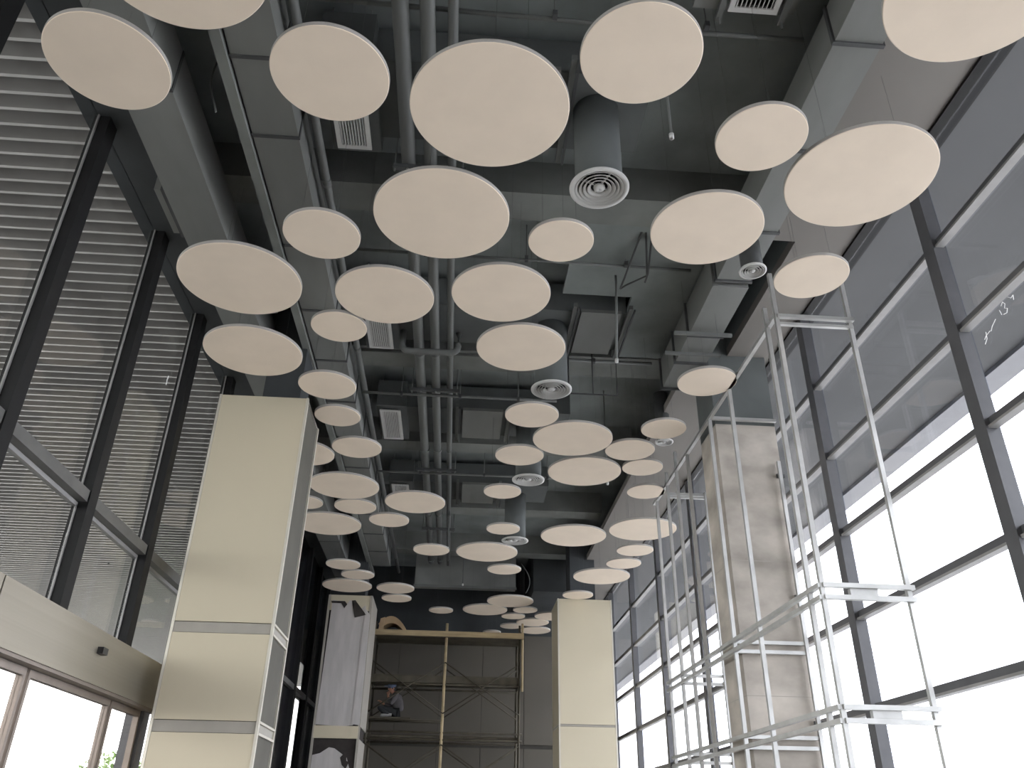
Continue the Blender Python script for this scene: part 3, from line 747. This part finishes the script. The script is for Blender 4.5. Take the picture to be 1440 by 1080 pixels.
fingers(HL, WLx, 22); fingers(HR, WRx, 23)
body = skin_mesh('body', V, ED, 'skin', 2)
# clothes follow the same joints
J = [(PEL[0], PEL[1], PEL[2]+.01, .145), (*WAI, .15), (*CHE, .17), (*SHO, .135), (*SL, .09), (*EL, .060), ((WLx[0]*.85+EL[0]*.15), WLx[1]*.85+EL[1]*.15, WLx[2]*.85+EL[2]*.15, .044), (*SR, .09), (*ER, .060), (WRx[0]*.85+ER[0]*.15, WRx[1]*.85+ER[1]*.15, WRx[2]*.85+ER[2]*.15, .044)]
skin_mesh('jacket', J, [(0, 1), (1, 2), (2, 3), (3, 4), (4, 5), (5, 6), (3, 7), (7, 8), (8, 9)], 'jacket', 2)
T = [(PEL[0], PEL[1], PEL[2]+.02, .130), (*PLh, .10), (*KL, .080), (*AL, .056), (*PRh, .10), (*KR, .080), (*AR, .056)]
skin_mesh('trousers', T, [(0, 1), (1, 2), (2, 3), (0, 4), (4, 5), (5, 6)], 'trousers', 2)
for a, b in ((AL, FLt), (AR, FRt)):
    skin_mesh('shoe', [(a[0]+.05, a[1], a[2]-.005, .040), (a[0], a[1], a[2], .046), ((a[0]+b[0])/2, (a[1]+b[1])/2, b[2]+.012, .044), (b[0]-.05, b[1], b[2]+.012, .036)], [(0, 1), (1, 2), (2, 3)], 'shoe', 2, 1)
# face, hair and cap
def ball(name, c, r, m, parent, sc_=(1, 1, 1), n=16):
    prof = [(max(0.0, r*math.sin(math.pi*i/8)), -r*math.cos(math.pi*i/8)) for i in range(9)]
    mb = MB().lathe((0, 0, 0), prof, n, close=False)
    mb.v = [(x*sc_[0]+c[0], y_*sc_[1]+c[1], (z-E)*sc_[2]+c[2]+E) for x, y_, z in mb.v]
    return mb.build(name, m, parent)
hx, hy, hz = HEA
ball('nose', (hx-.075, hy-.075, hz-.025), .016, 'skin', pe, (1, 1, 1.4))
ball('eye', (hx-.092, hy-.035, hz+.005), .011, 'hair', pe); ball('eye', (hx-.040, hy-.092, hz+.005), .011, 'hair', pe)
ball('mouth', (hx-.064, hy-.068, hz-.062), .016, 'hair', pe, (1.1, 1.1, .35))
ball('ear', (hx+.055, hy-.085, hz-.015), .022, 'skin', pe, (.7, .7, 1.3))
ball('hair', (hx+.035, hy+.02, hz+.02), .10, 'hair', pe, (.95, 1.0, .9))
capo = ball('cap', (hx+.005, hy, hz+.062), .108, 'cap', pe, (1.03, 1.03, .78))
mb = MB().prism([(-.10, -.012), (.10, -.012), (.10, 0), (-.10, 0)], 'y', -.10, .0)
ang = math.radians(-45)
mb.v = [((x*math.cos(ang)-y_*math.sin(ang))*.8+hx-.072, (x*math.sin(ang)+y_*math.cos(ang))*.8+hy-.072, z+hz+.055) for x, y_, z in mb.v]
mb.build('visor', 'cap', capo) if False else mb.build('cap_visor', 'cap', pe)

# ------------------------------------------------------------------ tree outside the entrance
tr = thing('tree', 'pale green tree outside the entrance doors', 'tree', (-14.5, 40, -1.76))
MB().tube([(-14.5, 40, -1.76), (-14.4, 40, 1.0), (-14.6, 40.1, 2.2)], [.16, .13, .07], 10).build('trunk', 'bark', tr)
m = MB(); rg = random.Random(5)
for i in range(2600):
    th_ = rg.uniform(0, 6.283); ph = math.acos(rg.uniform(-1, 1)); rad = 1.9*rg.random()**.4
    c = Vector((-14.5+rad*math.sin(ph)*math.cos(th_), 40+rad*math.sin(ph)*math.sin(th_), 1.1+rad*.85*math.cos(ph)))
    a = Vector((rg.uniform(-1, 1), rg.uniform(-1, 1), rg.uniform(-1, 1))).normalized()*.10
    b = a.cross(Vector((rg.uniform(-1, 1), rg.uniform(-1, 1), rg.uniform(-1, 1)))).normalized()*.05
    n = len(m.v)
    for p in (c-a, c+b, c+a, c-b): m.v.append((p.x, p.y, p.z+E))
    m.quad([(n, n+1, n+2, n+3)])
lf = m.build('leaves', 'leaf', tr); lf['kind'] = 'stuff'
